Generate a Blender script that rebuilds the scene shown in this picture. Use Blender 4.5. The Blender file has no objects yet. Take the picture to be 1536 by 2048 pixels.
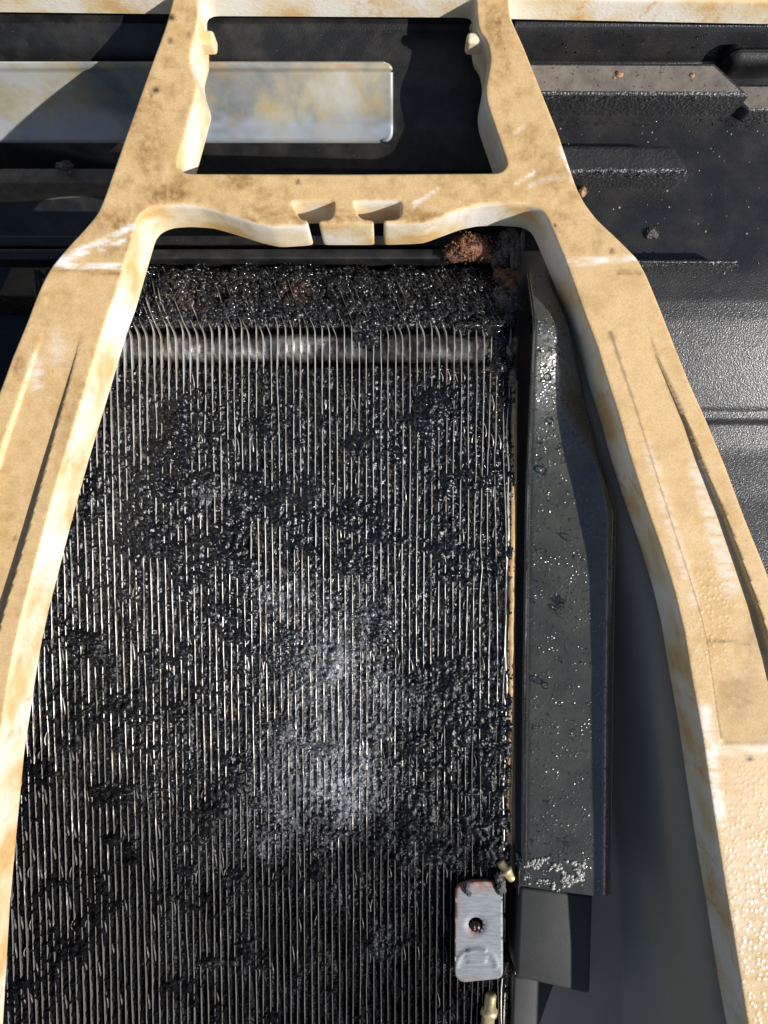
import bpy, bmesh, math, random
import numpy as np
from mathutils import Vector, Matrix
from mathutils.geometry import delaunay_2d_cdt

random.seed(7)
RNG = np.random.default_rng(11)
sc = bpy.context.scene
C = sc.collection

# ------------------------------------------------------------------ camera, light, exposure
F = 1500.0            # focal length in photograph pixels (1536 x 2048)
H = 0.26              # lens height above the lowest tray, metres
cam = bpy.data.cameras.new('camera')
cam.sensor_fit = 'VERTICAL'
cam.sensor_height = 36.0
cam.lens = F / 2048.0 * 36.0
cam.clip_start = 0.005
cam.clip_end = 50
cam.dof.use_dof = True
cam.dof.focus_distance = 0.164
cam.dof.aperture_fstop = cam.lens / 1.7
co = bpy.data.objects.new('camera', cam)
co.location = (0, 0, H)
C.objects.link(co)
sc.camera = co

SUN = Vector((1.1, -0.60, 1.0)).normalized()
w = bpy.data.worlds.new('World')
sc.world = w
w.use_nodes = True
nt = w.node_tree
sky = nt.nodes.new('ShaderNodeTexSky')
sky.sky_type = 'NISHITA'
sky.sun_disc = False
sky.sun_elevation = math.asin(SUN.z)
sky.sun_rotation = math.atan2(SUN.x, SUN.y)
bgn = nt.nodes['Background']
bgn.inputs['Strength'].default_value = 0.07
nt.links.new(sky.outputs[0], bgn.inputs['Color'])
sl = bpy.data.lights.new('sun', 'SUN')
sl.energy = 5.0
sl.angle = math.radians(0.5)
sl.color = (1.0, 0.98, 0.95)
so = bpy.data.objects.new('sun', sl)
so.rotation_euler = SUN.to_track_quat('Z', 'Y').to_euler()
so.location = SUN * 2
C.objects.link(so)
vs = sc.view_settings
vs.view_transform = 'Standard'
vs.look = 'None'
vs.gamma = 1
vs.exposure = 0.4
vs.use_curve_mapping = False


# ------------------------------------------------------------------ helpers
def P(px, py, D):
    """photograph pixel seen at depth D (metres below the lens) -> place in the scene"""
    return ((px - 768.0) / F * D, (1024.0 - py) / F * D, H - D)


def lerp_tab(tab, v):
    xs = [t[0] for t in tab]
    ys = [t[1] for t in tab]
    return float(np.interp(v, xs, ys))


def _hash(ix, iy, seed):
    n = (ix.astype(np.int64) * 374761393 + iy.astype(np.int64) * 668265263 + seed * 974634777) & 0x7fffffff
    n = ((n ^ (n >> 13)) * 1274126177) & 0x7fffffff
    n = n ^ (n >> 16)
    return (n & 0xffff) / 65535.0


def vnoise(x, y, seed=0):
    ix = np.floor(x)
    iy = np.floor(y)
    fx = x - ix
    fy = y - iy
    fx = fx * fx * (3 - 2 * fx)
    fy = fy * fy * (3 - 2 * fy)
    a = _hash(ix, iy, seed)
    b = _hash(ix + 1, iy, seed)
    c = _hash(ix, iy + 1, seed)
    d = _hash(ix + 1, iy + 1, seed)
    return a + (b - a) * fx + (c - a) * fy + (a - b - c + d) * fx * fy


def fbm(x, y, seed=0, octv=4):
    s = 0
    amp = 0.5
    tot = 0
    for k in range(octv):
        s = s + amp * vnoise(x, y, seed + k * 17)
        tot += amp
        amp *= 0.5
        x = x * 2.03 + 5.1
        y = y * 2.03 + 1.7
    return s / tot


def mesh_obj(name, verts, faces, mat, parent=None, smooth=True):
    me = bpy.data.meshes.new(name)
    me.from_pydata([tuple(v) for v in verts], [], faces)
    me.update()
    if smooth:
        me.polygons.foreach_set('use_smooth', [True] * len(me.polygons))
    if mat:
        me.materials.append(mat)
    o = bpy.data.objects.new(name, me)
    C.objects.link(o)
    if parent:
        adopt(o, parent)
    return o


def adopt(o, parent):
    o.parent = parent
    o.matrix_parent_inverse = Matrix.Translation(parent.location).inverted()


def thing(name, label, cat, loc, group=None):
    o = bpy.data.objects.new(name, None)
    o.empty_display_size = 0.005
    o.location = loc
    C.objects.link(o)
    tag(o, label, cat, group)
    return o


def tag(o, label, cat=None, group=None, kind=None):
    o['label'] = label
    if cat:
        o['category'] = cat
    if group:
        o['group'] = group
    if kind:
        o['kind'] = kind
    return o


def grid_faces(nr, nc):
    f = []
    for i in range(nr - 1):
        for j in range(nc - 1):
            a = i * nc + j
            f.append((a, a + 1, a + nc + 1, a + nc))
    return f


def sheet(name, fn, us, vs_, mat, parent, flip=False):
    vv = [fn(u, v) for v in vs_ for u in us]
    ff = grid_faces(len(vs_), len(us))
    if flip:
        ff = [tuple(reversed(f)) for f in ff]
    return mesh_obj(name, vv, ff, mat, parent)


def bevel_box(bm, pts8, w_, seg=2):
    """hexahedron given as 4 top + 4 bottom points (same order, counter-clockwise from above)"""
    vsn = [bm.verts.new(p) for p in pts8]
    fs = [(0, 1, 2, 3), (7, 6, 5, 4), (0, 4, 5, 1), (1, 5, 6, 2), (2, 6, 7, 3), (3, 7, 4, 0)]
    faces = [bm.faces.new([vsn[i] for i in f]) for f in fs]
    if w_ > 0:
        es = list({e for f in faces for e in f.edges})
        bmesh.ops.bevel(bm, geom=es, offset=w_, segments=seg, profile=0.5, affect='EDGES')


def bm_obj(name, bm, mat, parent=None, smooth=True):
    bmesh.ops.recalc_face_normals(bm, faces=bm.faces)
    me = bpy.data.meshes.new(name)
    bm.to_mesh(me)
    bm.free()
    if smooth:
        me.polygons.foreach_set('use_smooth', [True] * len(me.polygons))
    me.materials.append(mat)
    o = bpy.data.objects.new(name, me)
    C.objects.link(o)
    if parent:
        adopt(o, parent)
    return o


# ------------------------------------------------------------------ materials
class NB:
    def __init__(self, name):
        self.m = bpy.data.materials.new(name)
        self.m.use_nodes = True
        self.t = self.m.node_tree
        self.b = self.t.nodes['Principled BSDF']
        self.co = self.t.nodes.new('ShaderNodeTexCoord').outputs['Object']

    def node(self, typ, **kw):
        n = self.t.nodes.new(typ)
        for k, v in kw.items():
            setattr(n, k, v)
        return n

    def link(self, a, b):
        self.t.links.new(a, b)

    def noise(self, scale, detail=4, rough=0.55, vec=None, dist=0.0):
        n = self.node('ShaderNodeTexNoise')
        n.inputs['Scale'].default_value = scale
        n.inputs['Detail'].default_value = detail
        n.inputs['Roughness'].default_value = rough
        n.inputs['Distortion'].default_value = dist
        self.link(vec or self.co, n.inputs['Vector'])
        return n.outputs['Fac']

    def vor(self, scale, feature='F1', vec=None):
        n = self.node('ShaderNodeTexVoronoi', feature=feature)
        n.inputs['Scale'].default_value = scale
        self.link(vec or self.co, n.inputs['Vector'])
        return n.outputs['Distance']

    def stretch(self, sx, sy, sz):
        n = self.node('ShaderNodeMapping')
        n.inputs['Scale'].default_value = (sx, sy, sz)
        self.link(self.co, n.inputs['Vector'])
        return n.outputs[0]

    def ramp(self, fac, stops):
        n = self.node('ShaderNodeValToRGB')
        el = n.color_ramp.elements
        while len(el) < len(stops):
            el.new(0.5)
        for e, (p, c) in zip(el, stops):
            e.position = p
            e.color = c if len(c) == 4 else (*c, 1)
        self.link(fac, n.inputs['Fac'])
        return n.outputs['Color']

    def mix(self, fac, a, b, mode='MIX'):
        n = self.node('ShaderNodeMix', data_type='RGBA', blend_type=mode)
        for s, v in ((n.inputs[0], fac), (n.inputs[6], a), (n.inputs[7], b)):
            if isinstance(v, (int, float)):
                s.default_value = v
            elif isinstance(v, tuple):
                s.default_value = (*v, 1) if len(v) == 3 else v
            else:
                self.link(v, s)
        return n.outputs[2]

    def math(self, op, a, b=0.0, clamp=False):
        n = self.node('ShaderNodeMath', operation=op, use_clamp=clamp)
        for s, v in ((n.inputs[0], a), (n.inputs[1], b)):
            if isinstance(v, (int, float)):
                s.default_value = v
            else:
                self.link(v, s)
        return n.outputs[0]

    def attr(self, name):
        n = self.node('ShaderNodeAttribute', attribute_name=name)
        return n.outputs['Fac']

    def bump(self, hgt, strength, dist, prev=None):
        n = self.node('ShaderNodeBump')
        n.inputs['Strength'].default_value = strength
        n.inputs['Distance'].default_value = dist
        self.link(hgt, n.inputs['Height'])
        if prev is not None:
            self.link(prev, n.inputs['Normal'])
        return n.outputs['Normal']

    def set(self, **kw):
        names = dict(color='Base Color', rough='Roughness', metal='Metallic', normal='Normal', spec='Specular IOR Level',
                     coat='Coat Weight', coat_rough='Coat Roughness', trans='Transmission Weight', ior='IOR', sss='Subsurface Weight')
        for k, v in kw.items():
            s = self.b.inputs[names[k]]
            if isinstance(v, (int, float)):
                s.default_value = v
            elif isinstance(v, tuple):
                s.default_value = (*v, 1) if len(v) == 3 else v
            else:
                self.link(v, s)
        return self.m


def mk_plastic():
    n = NB('yellowed_plastic')
    big = n.noise(55, 4, 0.6)
    mid = n.noise(330, 5, 0.62)
    fine = n.noise(2600, 3, 0.6)
    dusty = n.ramp(mid, [(0.3, (0.49, 0.30, 0.115)), (0.5, (0.60, 0.40, 0.18)), (0.7, (0.69, 0.48, 0.25))])
    dusty = n.mix(n.ramp(big, [(0.38, (0, 0, 0)), (0.62, (1, 1, 1))]), dusty, (0.63, 0.43, 0.21))
    dusty = n.mix(n.math('MULTIPLY', n.ramp(fine, [(0.38, (1, 1, 1)), (0.56, (0, 0, 0))]), 0.26), dusty, (0.25, 0.165, 0.075))
    clean = n.ramp(n.noise(85, 4, 0.5), [(0.36, (0.62, 0.41, 0.18)), (0.46, (0.70, 0.57, 0.37)), (0.60, (0.75, 0.70, 0.61))])
    col = n.mix(n.attr('wall'), dusty, clean)
    # dark specks
    sp = n.ramp(n.noise(900, 2, 0.5), [(0.70, (0, 0, 0)), (0.75, (1, 1, 1))])
    col = n.mix(n.math('MULTIPLY', n.math('MULTIPLY', sp, n.attr('speck')), 0.85), col, (0.035, 0.025, 0.018))
    brk = n.ramp(n.noise(700, 4, 0.65), [(0.3, (0.15, 0.15, 0.15)), (0.6, (1, 1, 1))])
    col = n.mix(n.math('MULTIPLY', n.attr('stain_tone'), brk), col, (0.25, 0.135, 0.045))
    wf = n.ramp(n.noise(500, 4, 0.6, vec=n.stretch(0.45, 1.5, 1)), [(0.34, (0, 0, 0)), (0.56, (1, 1, 1))])
    col = n.mix(n.math('MULTIPLY', n.math('MULTIPLY', n.attr('wear'), wf), 0.8), col, (0.80, 0.77, 0.71))
    col = n.mix(n.attr('grime'), col, (0.012, 0.01, 0.009))
    rust = n.ramp(n.noise(600, 4, 0.6), [(0.45, (0, 0, 0)), (0.6, (1, 1, 1))])
    col = n.mix(n.math('MULTIPLY', n.attr('rust'), rust), col, (0.55, 0.24, 0.045))
    wet = n.attr('wet')
    drop = n.ramp(n.vor(1000), [(0.0, (1, 1, 1)), (0.42, (0.1, 0.1, 0.1)), (0.6, (0, 0, 0))])
    b1 = n.bump(fine, 0.22, 0.0001)
    b2 = n.bump(n.math('MULTIPLY', drop, wet), 0.28, 0.0004, b1)
    rg = n.math('SUBTRACT', 0.50, n.math('MULTIPLY', wet, 0.30))
    return n.set(color=col, rough=rg, normal=b2, spec=0.45)


def mk_black(name, base=(0.008, 0.008, 0.0085), rough=0.40, grain=3000, bumpd=0.00014, bstr=0.5, dust=0.35):
    n = NB(name)
    g = n.noise(grain, 2, 0.5)
    d = n.ramp(n.noise(160, 6, 0.65), [(0.42, (0, 0, 0)), (0.72, (1, 1, 1))])
    col = n.mix(n.math('MULTIPLY', d, dust), base, (0.075, 0.066, 0.055))
    spk = n.ramp(n.noise(1500, 2, 0.5), [(0.71, (0, 0, 0)), (0.76, (1, 1, 1))])
    col = n.mix(n.math('MULTIPLY', spk, dust * 0.8), col, (0.20, 0.16, 0.12))
    b = n.bump(g, bstr, bumpd)
    return n.set(color=col, rough=rough, normal=b)


def mk_dusty():
    n = NB('dusty_black_plastic')
    col = n.ramp(n.noise(260, 6, 0.65), [(0.3, (0.08, 0.068, 0.056)), (0.7, (0.17, 0.147, 0.12))])
    spk = n.ramp(n.noise(1100, 3, 0.55), [(0.62, (0, 0, 0)), (0.69, (1, 1, 1))])
    col = n.mix(n.math('MULTIPLY', spk, 0.8), col, (0.02, 0.015, 0.012))
    return n.set(color=col, rough=0.75, normal=n.bump(n.noise(2500, 3), 0.4, 0.0002))


def mk_wet_plate():
    n = NB('wet_olive_plate')
    col = n.ramp(n.noise(120, 5, 0.6), [(0.35, (0.042, 0.041, 0.031)), (0.7, (0.072, 0.069, 0.053))])
    drop = n.ramp(n.vor(1300), [(0.0, (1, 1, 1)), (0.32, (0.15, 0.15, 0.15)), (0.5, (0, 0, 0))])
    msk = n.ramp(n.noise(260, 3), [(0.42, (0, 0, 0)), (0.58, (1, 1, 1))])
    b = n.bump(n.math('MULTIPLY', drop, msk), 0.55, 0.0004)
    b = n.bump(n.noise(260, 3), 0.25, 0.0006, b)
    return n.set(color=col, rough=0.20, normal=b, spec=0.8, coat=1.0, coat_rough=0.05)


def mk_fin():
    n = NB('aluminium_fin')
    st = n.noise(420, 5, 0.6, vec=n.stretch(3.0, 0.35, 1))
    col = n.ramp(st, [(0.30, (0.50, 0.40, 0.28)), (0.50, (0.72, 0.68, 0.61)), (0.7, (0.88, 0.87, 0.84))])
    gr = n.attr('soot_dim')  # soot together with the painted light falloff down the fins
    m = n.math('ADD', n.noise(700, 4, 0.6, vec=n.stretch(1, 0.3, 1)), n.math('SUBTRACT', gr, 0.52))
    f = n.ramp(m, [(0.44, (0, 0, 0)), (0.60, (0.88, 0.88, 0.88))])
    col = n.mix(f, col, (0.026, 0.023, 0.021))
    met = n.math('SUBTRACT', 0.75, n.math('MULTIPLY', f, 0.75))
    return n.set(color=col, rough=0.36, metal=met)


def mk_tube():
    n = NB('aluminium_tube')
    col = n.ramp(n.noise(130, 6, 0.7), [(0.40, (0.03, 0.03, 0.03)), (0.52, (0.22, 0.22, 0.215)), (0.66, (0.68, 0.68, 0.66))])
    spk = n.ramp(n.noise(1700, 3, 0.6), [(0.60, (0, 0, 0)), (0.66, (1, 1, 1))])
    col = n.mix(spk, col, (0.02, 0.02, 0.02))
    return n.set(color=col, rough=0.5, metal=0.35)


def mk_grime():
    n = NB('wet_black_grime')
    a = n.noise(2600, 3, 0.6)
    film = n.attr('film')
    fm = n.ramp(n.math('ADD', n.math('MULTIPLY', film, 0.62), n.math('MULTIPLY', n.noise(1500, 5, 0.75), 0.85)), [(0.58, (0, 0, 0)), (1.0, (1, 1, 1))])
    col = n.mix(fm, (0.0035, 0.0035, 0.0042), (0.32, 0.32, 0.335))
    br = n.math('MULTIPLY', n.attr('brown'), n.ramp(n.noise(900, 4), [(0.4, (0, 0, 0)), (0.6, (1, 1, 1))]))
    col = n.mix(br, col, (0.09, 0.045, 0.025))
    wetf = n.math('SUBTRACT', 1.0, n.math('MULTIPLY', n.attr('dry'), 0.93))
    b = n.bump(a, 0.3, 0.0003)
    rg = n.math('ADD', n.math('ADD', n.math('SUBTRACT', 0.20, n.math('MULTIPLY', n.attr('gran'), 0.11)), n.math('MULTIPLY', n.attr('dry'), 0.32)), n.math('MULTIPLY', fm, 0.3))
    return n.set(color=col, rough=rg, normal=b, spec=n.math('MULTIPLY', n.math('ADD', 0.35, n.math('MULTIPLY', n.attr('gran'), 0.6)), wetf), coat=n.math('MULTIPLY', n.math('MULTIPLY', n.attr('gran'), 0.8), wetf), coat_rough=0.06)


def mk_lump(name, c0, c1, rough=0.6, sc_=900):
    n = NB(name)
    col = n.ramp(n.noise(sc_, 5, 0.7), [(0.36, c0), (0.62, c1)])
    return n.set(color=col, rough=rough, normal=n.bump(n.noise(2200, 4, 0.7), 0.9, 0.0005))


def mk_zinc():
    n = NB('corroded_galvanised_steel')
    a = n.noise(42, 5, 0.6, vec=n.stretch(1.0, 0.8, 0.8), dist=0.1)
    col = n.ramp(a, [(0.34, (0.12, 0.135, 0.15)), (0.45, (0.22, 0.23, 0.225)), (0.53, (0.36, 0.325, 0.225)), (0.66, (0.44, 0.44, 0.40))])
    b = n.noise(150, 6, 0.7)
    col = n.mix(n.math('MULTIPLY', n.ramp(b, [(0.48, (0, 0, 0)), (0.66, (1, 1, 1))]), 0.55), col, (0.38, 0.28, 0.13))
    col = n.mix(n.attr('rust'), col, (0.42, 0.17, 0.04))
    col = n.mix(n.attr('streak'), col, (0.21, 0.22, 0.22))
    col = n.mix(n.attr('blue'), col, (0.33, 0.37, 0.43))
    return n.set(color=col, rough=0.5, metal=0.15, normal=n.bump(b, 0.2, 0.0004))


def mk_tab():
    n = NB('brushed_zinc_tab')
    a = n.noise(900, 4, 0.6, vec=n.stretch(0.4, 2.2, 1))
    col = n.ramp(a, [(0.3, (0.15, 0.16, 0.17)), (0.7, (0.25, 0.265, 0.285))])
    rf = n.math('MULTIPLY', n.attr('rust'), n.ramp(n.noise(700, 4), [(0.33, (0, 0, 0)), (0.55, (1, 1, 1))]))
    col = n.mix(rf, col, (0.26, 0.085, 0.03))
    met = n.math('SUBTRACT', 0.12, n.math('MULTIPLY', rf, 0.12))
    return n.set(color=col, rough=0.58, metal=met, normal=n.bump(a, 0.15, 0.0002))


def mk_simple(name, col, rough=0.5, metal=0.0, **kw):
    n = NB(name)
    c = n.ramp(n.noise(900, 4, 0.6), [(0.3, tuple(x * 0.65 for x in col)), (0.7, tuple(min(1, x * 1.25) for x in col))])
    return n.set(color=c, rough=rough, metal=metal, **kw)


def mk_water(name, ior=1.33):
    n = NB(name)
    return n.set(color=(0.96, 0.98, 1.0), rough=0.02, trans=1.0, ior=ior)


M_PLASTIC = mk_plastic()
M_BLACK = mk_black('black_housing_plastic')
M_GLOSS = mk_black('textured_black_plastic', (0.012, 0.012, 0.013), 0.30, 3000, 0.00014, 0.55, 0.25)
M_BASIN = mk_black('smooth_dark_plastic', (0.28, 0.225, 0.165), 0.5, 3000, 0.00008, 0.3, 0.05)
M_DUSTY = mk_dusty()
M_PLATE = mk_wet_plate()
M_LIP = mk_black('wet_ribbed_plastic', (0.020, 0.020, 0.022), 0.36, 1500, 0.0004, 0.9, 0.2)
M_MATTE = mk_black('matt_black_plastic', (0.012, 0.012, 0.0115), 0.65, 3000, 0.0001, 0.3, 0.15)
M_FIN = mk_fin()
M_TUBE = mk_tube()
M_GRIME = mk_grime()
M_BROWN = mk_lump('rust_brown_dirt', (0.022, 0.015, 0.012), (0.32, 0.13, 0.06), 0.6, 420)
M_SOOT = mk_lump('matted_black_dirt', (0.014, 0.013, 0.013), (0.16, 0.14, 0.13), 0.4)
M_ZINC = mk_zinc()
M_TAB = mk_tab()
M_RUSTY = mk_simple('rusty_edge_strip', (0.58, 0.33, 0.13), 0.55, 0.1)
M_TANEDGE = mk_simple('tan_oxidised_metal', (0.50, 0.40, 0.26), 0.5, 0.4)
M_BRASS = mk_simple('brass', (0.50, 0.40, 0.21), 0.4, 0.5)
M_WATER = mk_water('water')
M_BUBBLE = bpy.data.materials.new('soap_bubble')
M_BUBBLE.use_nodes = True
_t = M_BUBBLE.node_tree
_t.nodes.remove(_t.nodes['Principled BSDF'])
_tr = _t.nodes.new('ShaderNodeBsdfTransparent')
_gl = _t.nodes.new('ShaderNodeBsdfGlossy')
_gl.inputs['Roughness'].default_value = 0.05
_fr = _t.nodes.new('ShaderNodeFresnel')
_fr.inputs['IOR'].default_value = 1.45
_mx = _t.nodes.new('ShaderNodeMixShader')
_t.links.new(_fr.outputs[0], _mx.inputs[0])
_t.links.new(_tr.outputs[0], _mx.inputs[1])
_t.links.new(_gl.outputs[0], _mx.inputs[2])
_t.links.new(_mx.outputs[0], _t.nodes['Material Output'].inputs['Surface'])
M_FOAM = mk_simple('soap_foam', (0.30, 0.285, 0.25), 0.3)
M_SCREW = mk_simple('rusted_screw', (0.05, 0.03, 0.022), 0.3, 0.5)
M_CRUMB = mk_lump('tan_crumb', (0.20, 0.09, 0.04), (0.50, 0.28, 0.15))

# ------------------------------------------------------------------ black housing
PL_D = [(430, .1640), (540, .1620), (575, .1600), (605, .1575), (630, .1559), (655, .1556), (700, .1566), (760, .1582), (800, .1590), (900, .1604), (1000, .1613),
        (1200, .1628), (1400, .1642), (1720, .1656), (1800, .1660)]
housing = thing('air_conditioner_housing', 'black textured plastic housing with stepped ribs around the dirty coil', 'housing', (0, 0, 0.0))

# deep tray behind everything
sheet('back_panel', lambda u, v: P(u, v, 0.245 + 0.002 * math.sin(u * .004)), np.linspace(-500, 2050, 20), np.linspace(-420, 2500, 20), M_BLACK, housing, True)

# sloping wall behind the upper window
WALL_A = [(-400, .1625), (46, .1625), (60, .1635), (122, .1690), (270, .1887), (345, .198), (470, .205)]
WALL_B = [(-400, .1625), (46, .1625), (60, .1630), (122, .1643), (250, .1660), (345, .172), (470, .205)]


def wallD(u, v):
    t = min(1, max(-.3, (u - 50) / 780.0))
    return lerp_tab(WALL_A, v) * (1 - t) + lerp_tab(WALL_B, v) * t


def wall_fn(u, v):
    return P(u, v, wallD(u, v))


us = np.linspace(-420, 1012, 80)
vsn = np.concatenate([np.linspace(-200, 40, 6), np.linspace(44, 64, 8), np.linspace(70, 130, 10), np.linspace(140, 470, 30)])
sheet('rear_wall', wall_fn, us, vsn, M_BLACK, housing, True)

# right-hand panel, a scroll surface
SIDE_D = [(-400, .1625), (50, .1630), (62, .1640), (118, .1690), (126, .1700), (250, .1706), (330, .1704), (430, .1700), (540, .1700), (600, .1708), (640, .1718),
          (700, .1738), (760, .1764), (815, .1788), (824, .1794), (838, .1798), (850, .1798), (900, .1812), (1000, .1825), (1200, .1835), (2500, .184)]
BX = [(1080, .1745), (1205, .1740), (1260, .1715), (1330, .1665), (1400, .1622), (1480, .1607), (1600, .1604), (1900, .1604)]


def frameD(py):
    py = np.asarray(py, float)
    t = np.clip((py - 525) / 1523, 0, None)
    return .150 - .0075 * t ** 1.5


ARM_OUT = [(420, 1183), (516, 1277), (633, 1329), (765, 1381), (932, 1453), (1140, 1534), (1290, 1585), (1480, 1640), (1760, 1705), (2230, 1780), (2750, 1860)]
ARM_IN = [(420, 1090), (528, 1132), (692, 1192), (832, 1236), (1000, 1286), (1180, 1346), (1360, 1382), (1606, 1422), (1872, 1465), (2230, 1528), (2750, 1600)]


def basinD(u, v):
    """moulded inner wall that rises from the gutter to the underside of the arm"""
    da = float(frameD(v))
    lo = da + .0130
    xi = lerp_tab(ARM_IN, v)
    t = min(1, max(0, (xi + 25 - u) / 190.0))
    t = t * t * (3 - 2 * t)
    xo = lerp_tab(ARM_OUT, v + 30) - 25
    lim = da / max(.5, 1 - (xo - u) / (1500 * ((xo - 768) / 1500 + 1.1)))
    deep = min(.1745, lim - .0006)
    return max(lo, lo * (1 - t) + max(lo, deep) * t)


def side_fn(u, v):
    d = lerp_tab(SIDE_D, v)
    mid = .5 * (lerp_tab(ARM_IN, v) + lerp_tab(ARM_OUT, v))
    k = min(1, max(0, (mid + 30 - u) / 60.0)) * min(1, max(0, (v - 480) / 80.0))
    if v > 1220:
        k = max(k, min(1.0, (v - 1220) / 120.0))
    return P(u, v, d * (1 - k) + basinD(u, v) * k)


us = np.concatenate([np.linspace(1030, 1600, 96), np.linspace(1610, 2000, 16)])
vsn = np.concatenate([np.linspace(-300, 50, 8), np.linspace(56, 130, 16), np.linspace(140, 560, 30), np.linspace(570, 812, 40), np.linspace(816, 856, 14),
                      np.linspace(870, 1200, 30), np.linspace(1230, 2400, 40)])
side = sheet('side_panel', side_fn, us, vsn, M_GLOSS, housing, True)
side.data.materials.append(M_BASIN)
for p_ in side.data.polygons:
    pd_ = H - p_.center.z
    if p_.center.x / pd_ * F + 768 < np.interp(1024 - p_.center.y / pd_ * F, [500, 505, 930, 1200, 1700], [0, 1190, 1375, 1480, 1640]):
        p_.material_index = 1

# wall between the window cavity and the side panel
wv = []
wrows = np.linspace(-200, 470, 40)
for v in wrows:
    d0 = lerp_tab(SIDE_D, v)
    x, y, z = P(1030, v, d0)
    wv.append((x, y, z))
    wv.append((x - .0002, y, z - .004))
    wv.append((x - .001, y - .001, H - .245))
sidef = grid_faces(len(wrows), 3)
mesh_obj('cavity_wall', wv, sidef, M_BLACK, housing)


# ribs on the side panel: wedge plates whose lower lips stand proud
def rib(name, tl, tr, br, bl, rise_t, rise_b, lab, mtop, bev=.0009):
    bm = bmesh.new()
    top = []
    bot = []
    for (x, y), rz in ((tl, rise_t), (tr, rise_t), (br, rise_b), (bl, rise_b)):
        d = lerp_tab(SIDE_D, y) - rz
        X, Y, Z = P(x, y, d)
        top.append((X, Y, Z))
        bot.append((X, Y, H - lerp_tab(SIDE_D, y) - .0015))
    bevel_box(bm, [top[i] for i in (3, 2, 1, 0)] + [bot[i] for i in (3, 2, 1, 0)], bev, 5)
    o = bm_obj(name, bm, M_LIP, housing)
    o.data.materials.append(mtop)
    for p in o.data.polygons:
        if p.normal.z > 0.9 and p.area > 2e-5:
            p.material_index = 1
    md = o.modifiers.new('wn', 'WEIGHTED_NORMAL')
    if lab:
        o['label'] = lab
    return o


rib('rib', (1010, 122), (1430, 124), (1504, 192), (1020, 190), .0074, .0078, 'wide rib with a dusty brown upper face', M_DUSTY)
rib('rib', (1440, 168), (1900, 170), (1900, 226), (1497, 222), .0040, .0042, None, M_DUSTY, .0006)
rib('rib', (1060, 286), (1350, 288), (1386, 346), (1070, 346), .0064, .0078, 'short rib with a wet glinting lip', M_LIP, .0016)
rib('rib', (1100, 519), (1478, 519), (1479, 526), (1100, 524), .0062, .0064, 'thin raised rail with beads of water', M_LIP, .0004)
# plug block in the top corner
bm = bmesh.new()
a = [P(*q) for q in ((1466, 122, .1635), (1900, 122, .1635), (1900, 78, .1635), (1456, 78, .1635))]
bevel_box(bm, a + [(p[0], p[1], p[2] - .012) for p in a], .0025, 4)
bm_obj('corner_block', bm, M_BLACK, housing)


# long rails on the left, behind the frame
def rail(y0, y1, D, thick, mat, x0=-420, x1=1040, lab=None):
    bm = bmesh.new()
    t = [P(x0, y1, D), P(x1, y1, D), P(x1, y0, D), P(x0, y0, D)]
    bevel_box(bm, t + [(p[0], p[1], p[2] - thick) for p in t], .0005, 2)
    o = bm_obj('rail', bm, mat, housing)
    if lab:
        o['label'] = lab
    o.modifiers.new('wn', 'WEIGHTED_NORMAL')
    return o


rail(336, 366, .190, .012, M_DUSTY, lab='dusty brown crosswise rail')
rail(497, 518, .168, .006, M_BLACK)
rail(470, 494, .1725, .006, M_BLACK)
# comb of small teeth along the bottom edge of the window
for k in range(34):
    bm = bmesh.new()
    x = 396 + k * 9.7
    t = [P(x, 333, .188), P(x + 4.6, 333, .188), P(x + 4.6, 325, .188), P(x, 325, .188)]
    bevel_box(bm, t + [(p[0], p[1], p[2] - .004) for p in t], 0.0001, 1)
    bm_obj('tooth', bm, M_DUSTY, housing, False)
# ------------------------------------------------------------------ corroded metal strip in the window
bm = bmesh.new()
lay_r = bm.verts.layers.float.new('rust')
lay_s = bm.verts.layers.float.new('streak')
lay_b = bm.verts.layers.float.new('blue')
nx, ny = 150, 40
ids = {}
for j in range(ny + 1):
    v = 123 + (281 - 123) * j / ny
    for i in range(nx + 1):
        u = -260 + (786 + 260) * i / nx
        d = wallD(u, v) - .0016
        # rounded corners on the right
        cx, cy, r = 786 - 20, None, 20
        uu = u
        if u > 766:
            e = 0
            if v < 143:
                e = 1 - math.sqrt(max(0, 1 - ((143 - v) / 20) ** 2))
            if v > 261:
                e = 1 - math.sqrt(max(0, 1 - ((v - 261) / 20) ** 2))
            uu = 766 + (u - 766) * (1 - e)
        # folded upper lip
        if v < 142:
            d -= .0012 * (1 if v < 138 else (142 - v) / 4)
        d += .0012 * math.sin((v - 142) / 139 * math.pi) if v > 142 else 0
        p = bm.verts.new(P(uu, v, d))
        nz = float(vnoise(np.array([u * .06]), np.array([v * .08]), 5)[0])
        p[lay_r] = max(0, 1 - math.hypot((u - 688) / 30, (v - 132) / 8)) * (0.4 + nz)
        sx_ = abs(u - 597 - 6 * math.sin(v * .05)) / (10 + 30 * max(0, (175 - v) / 40) if v < 190 else 9)
        p[lay_s] = max(0, 1 - sx_) * (0.9 if v > 150 else .0) * (0.5 + nz * .5)
        p[lay_b] = max(0, min(1, (v - 232 + 20 * nz) / 30)) * (0.9 if v < 276 else .7) * (.4 + .6 * nz)
        ids[i, j] = p
for j in range(ny):
    for i in range(nx):
        bm.faces.new((ids[i, j], ids[i, j + 1], ids[i + 1, j + 1], ids[i + 1, j]))
ext = bmesh.ops.extrude_face_region(bm, geom=[e for e in bm.edges if e.is_boundary])
for g in ext['geom']:
    if isinstance(g, bmesh.types.BMVert):
        g.co.z -= .0012
zs = bm_obj('metal_strip', bm, M_ZINC)
tag(zs, 'corroded cream and grey galvanised metal strip behind the upper window of the frame', 'metal strip')

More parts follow.
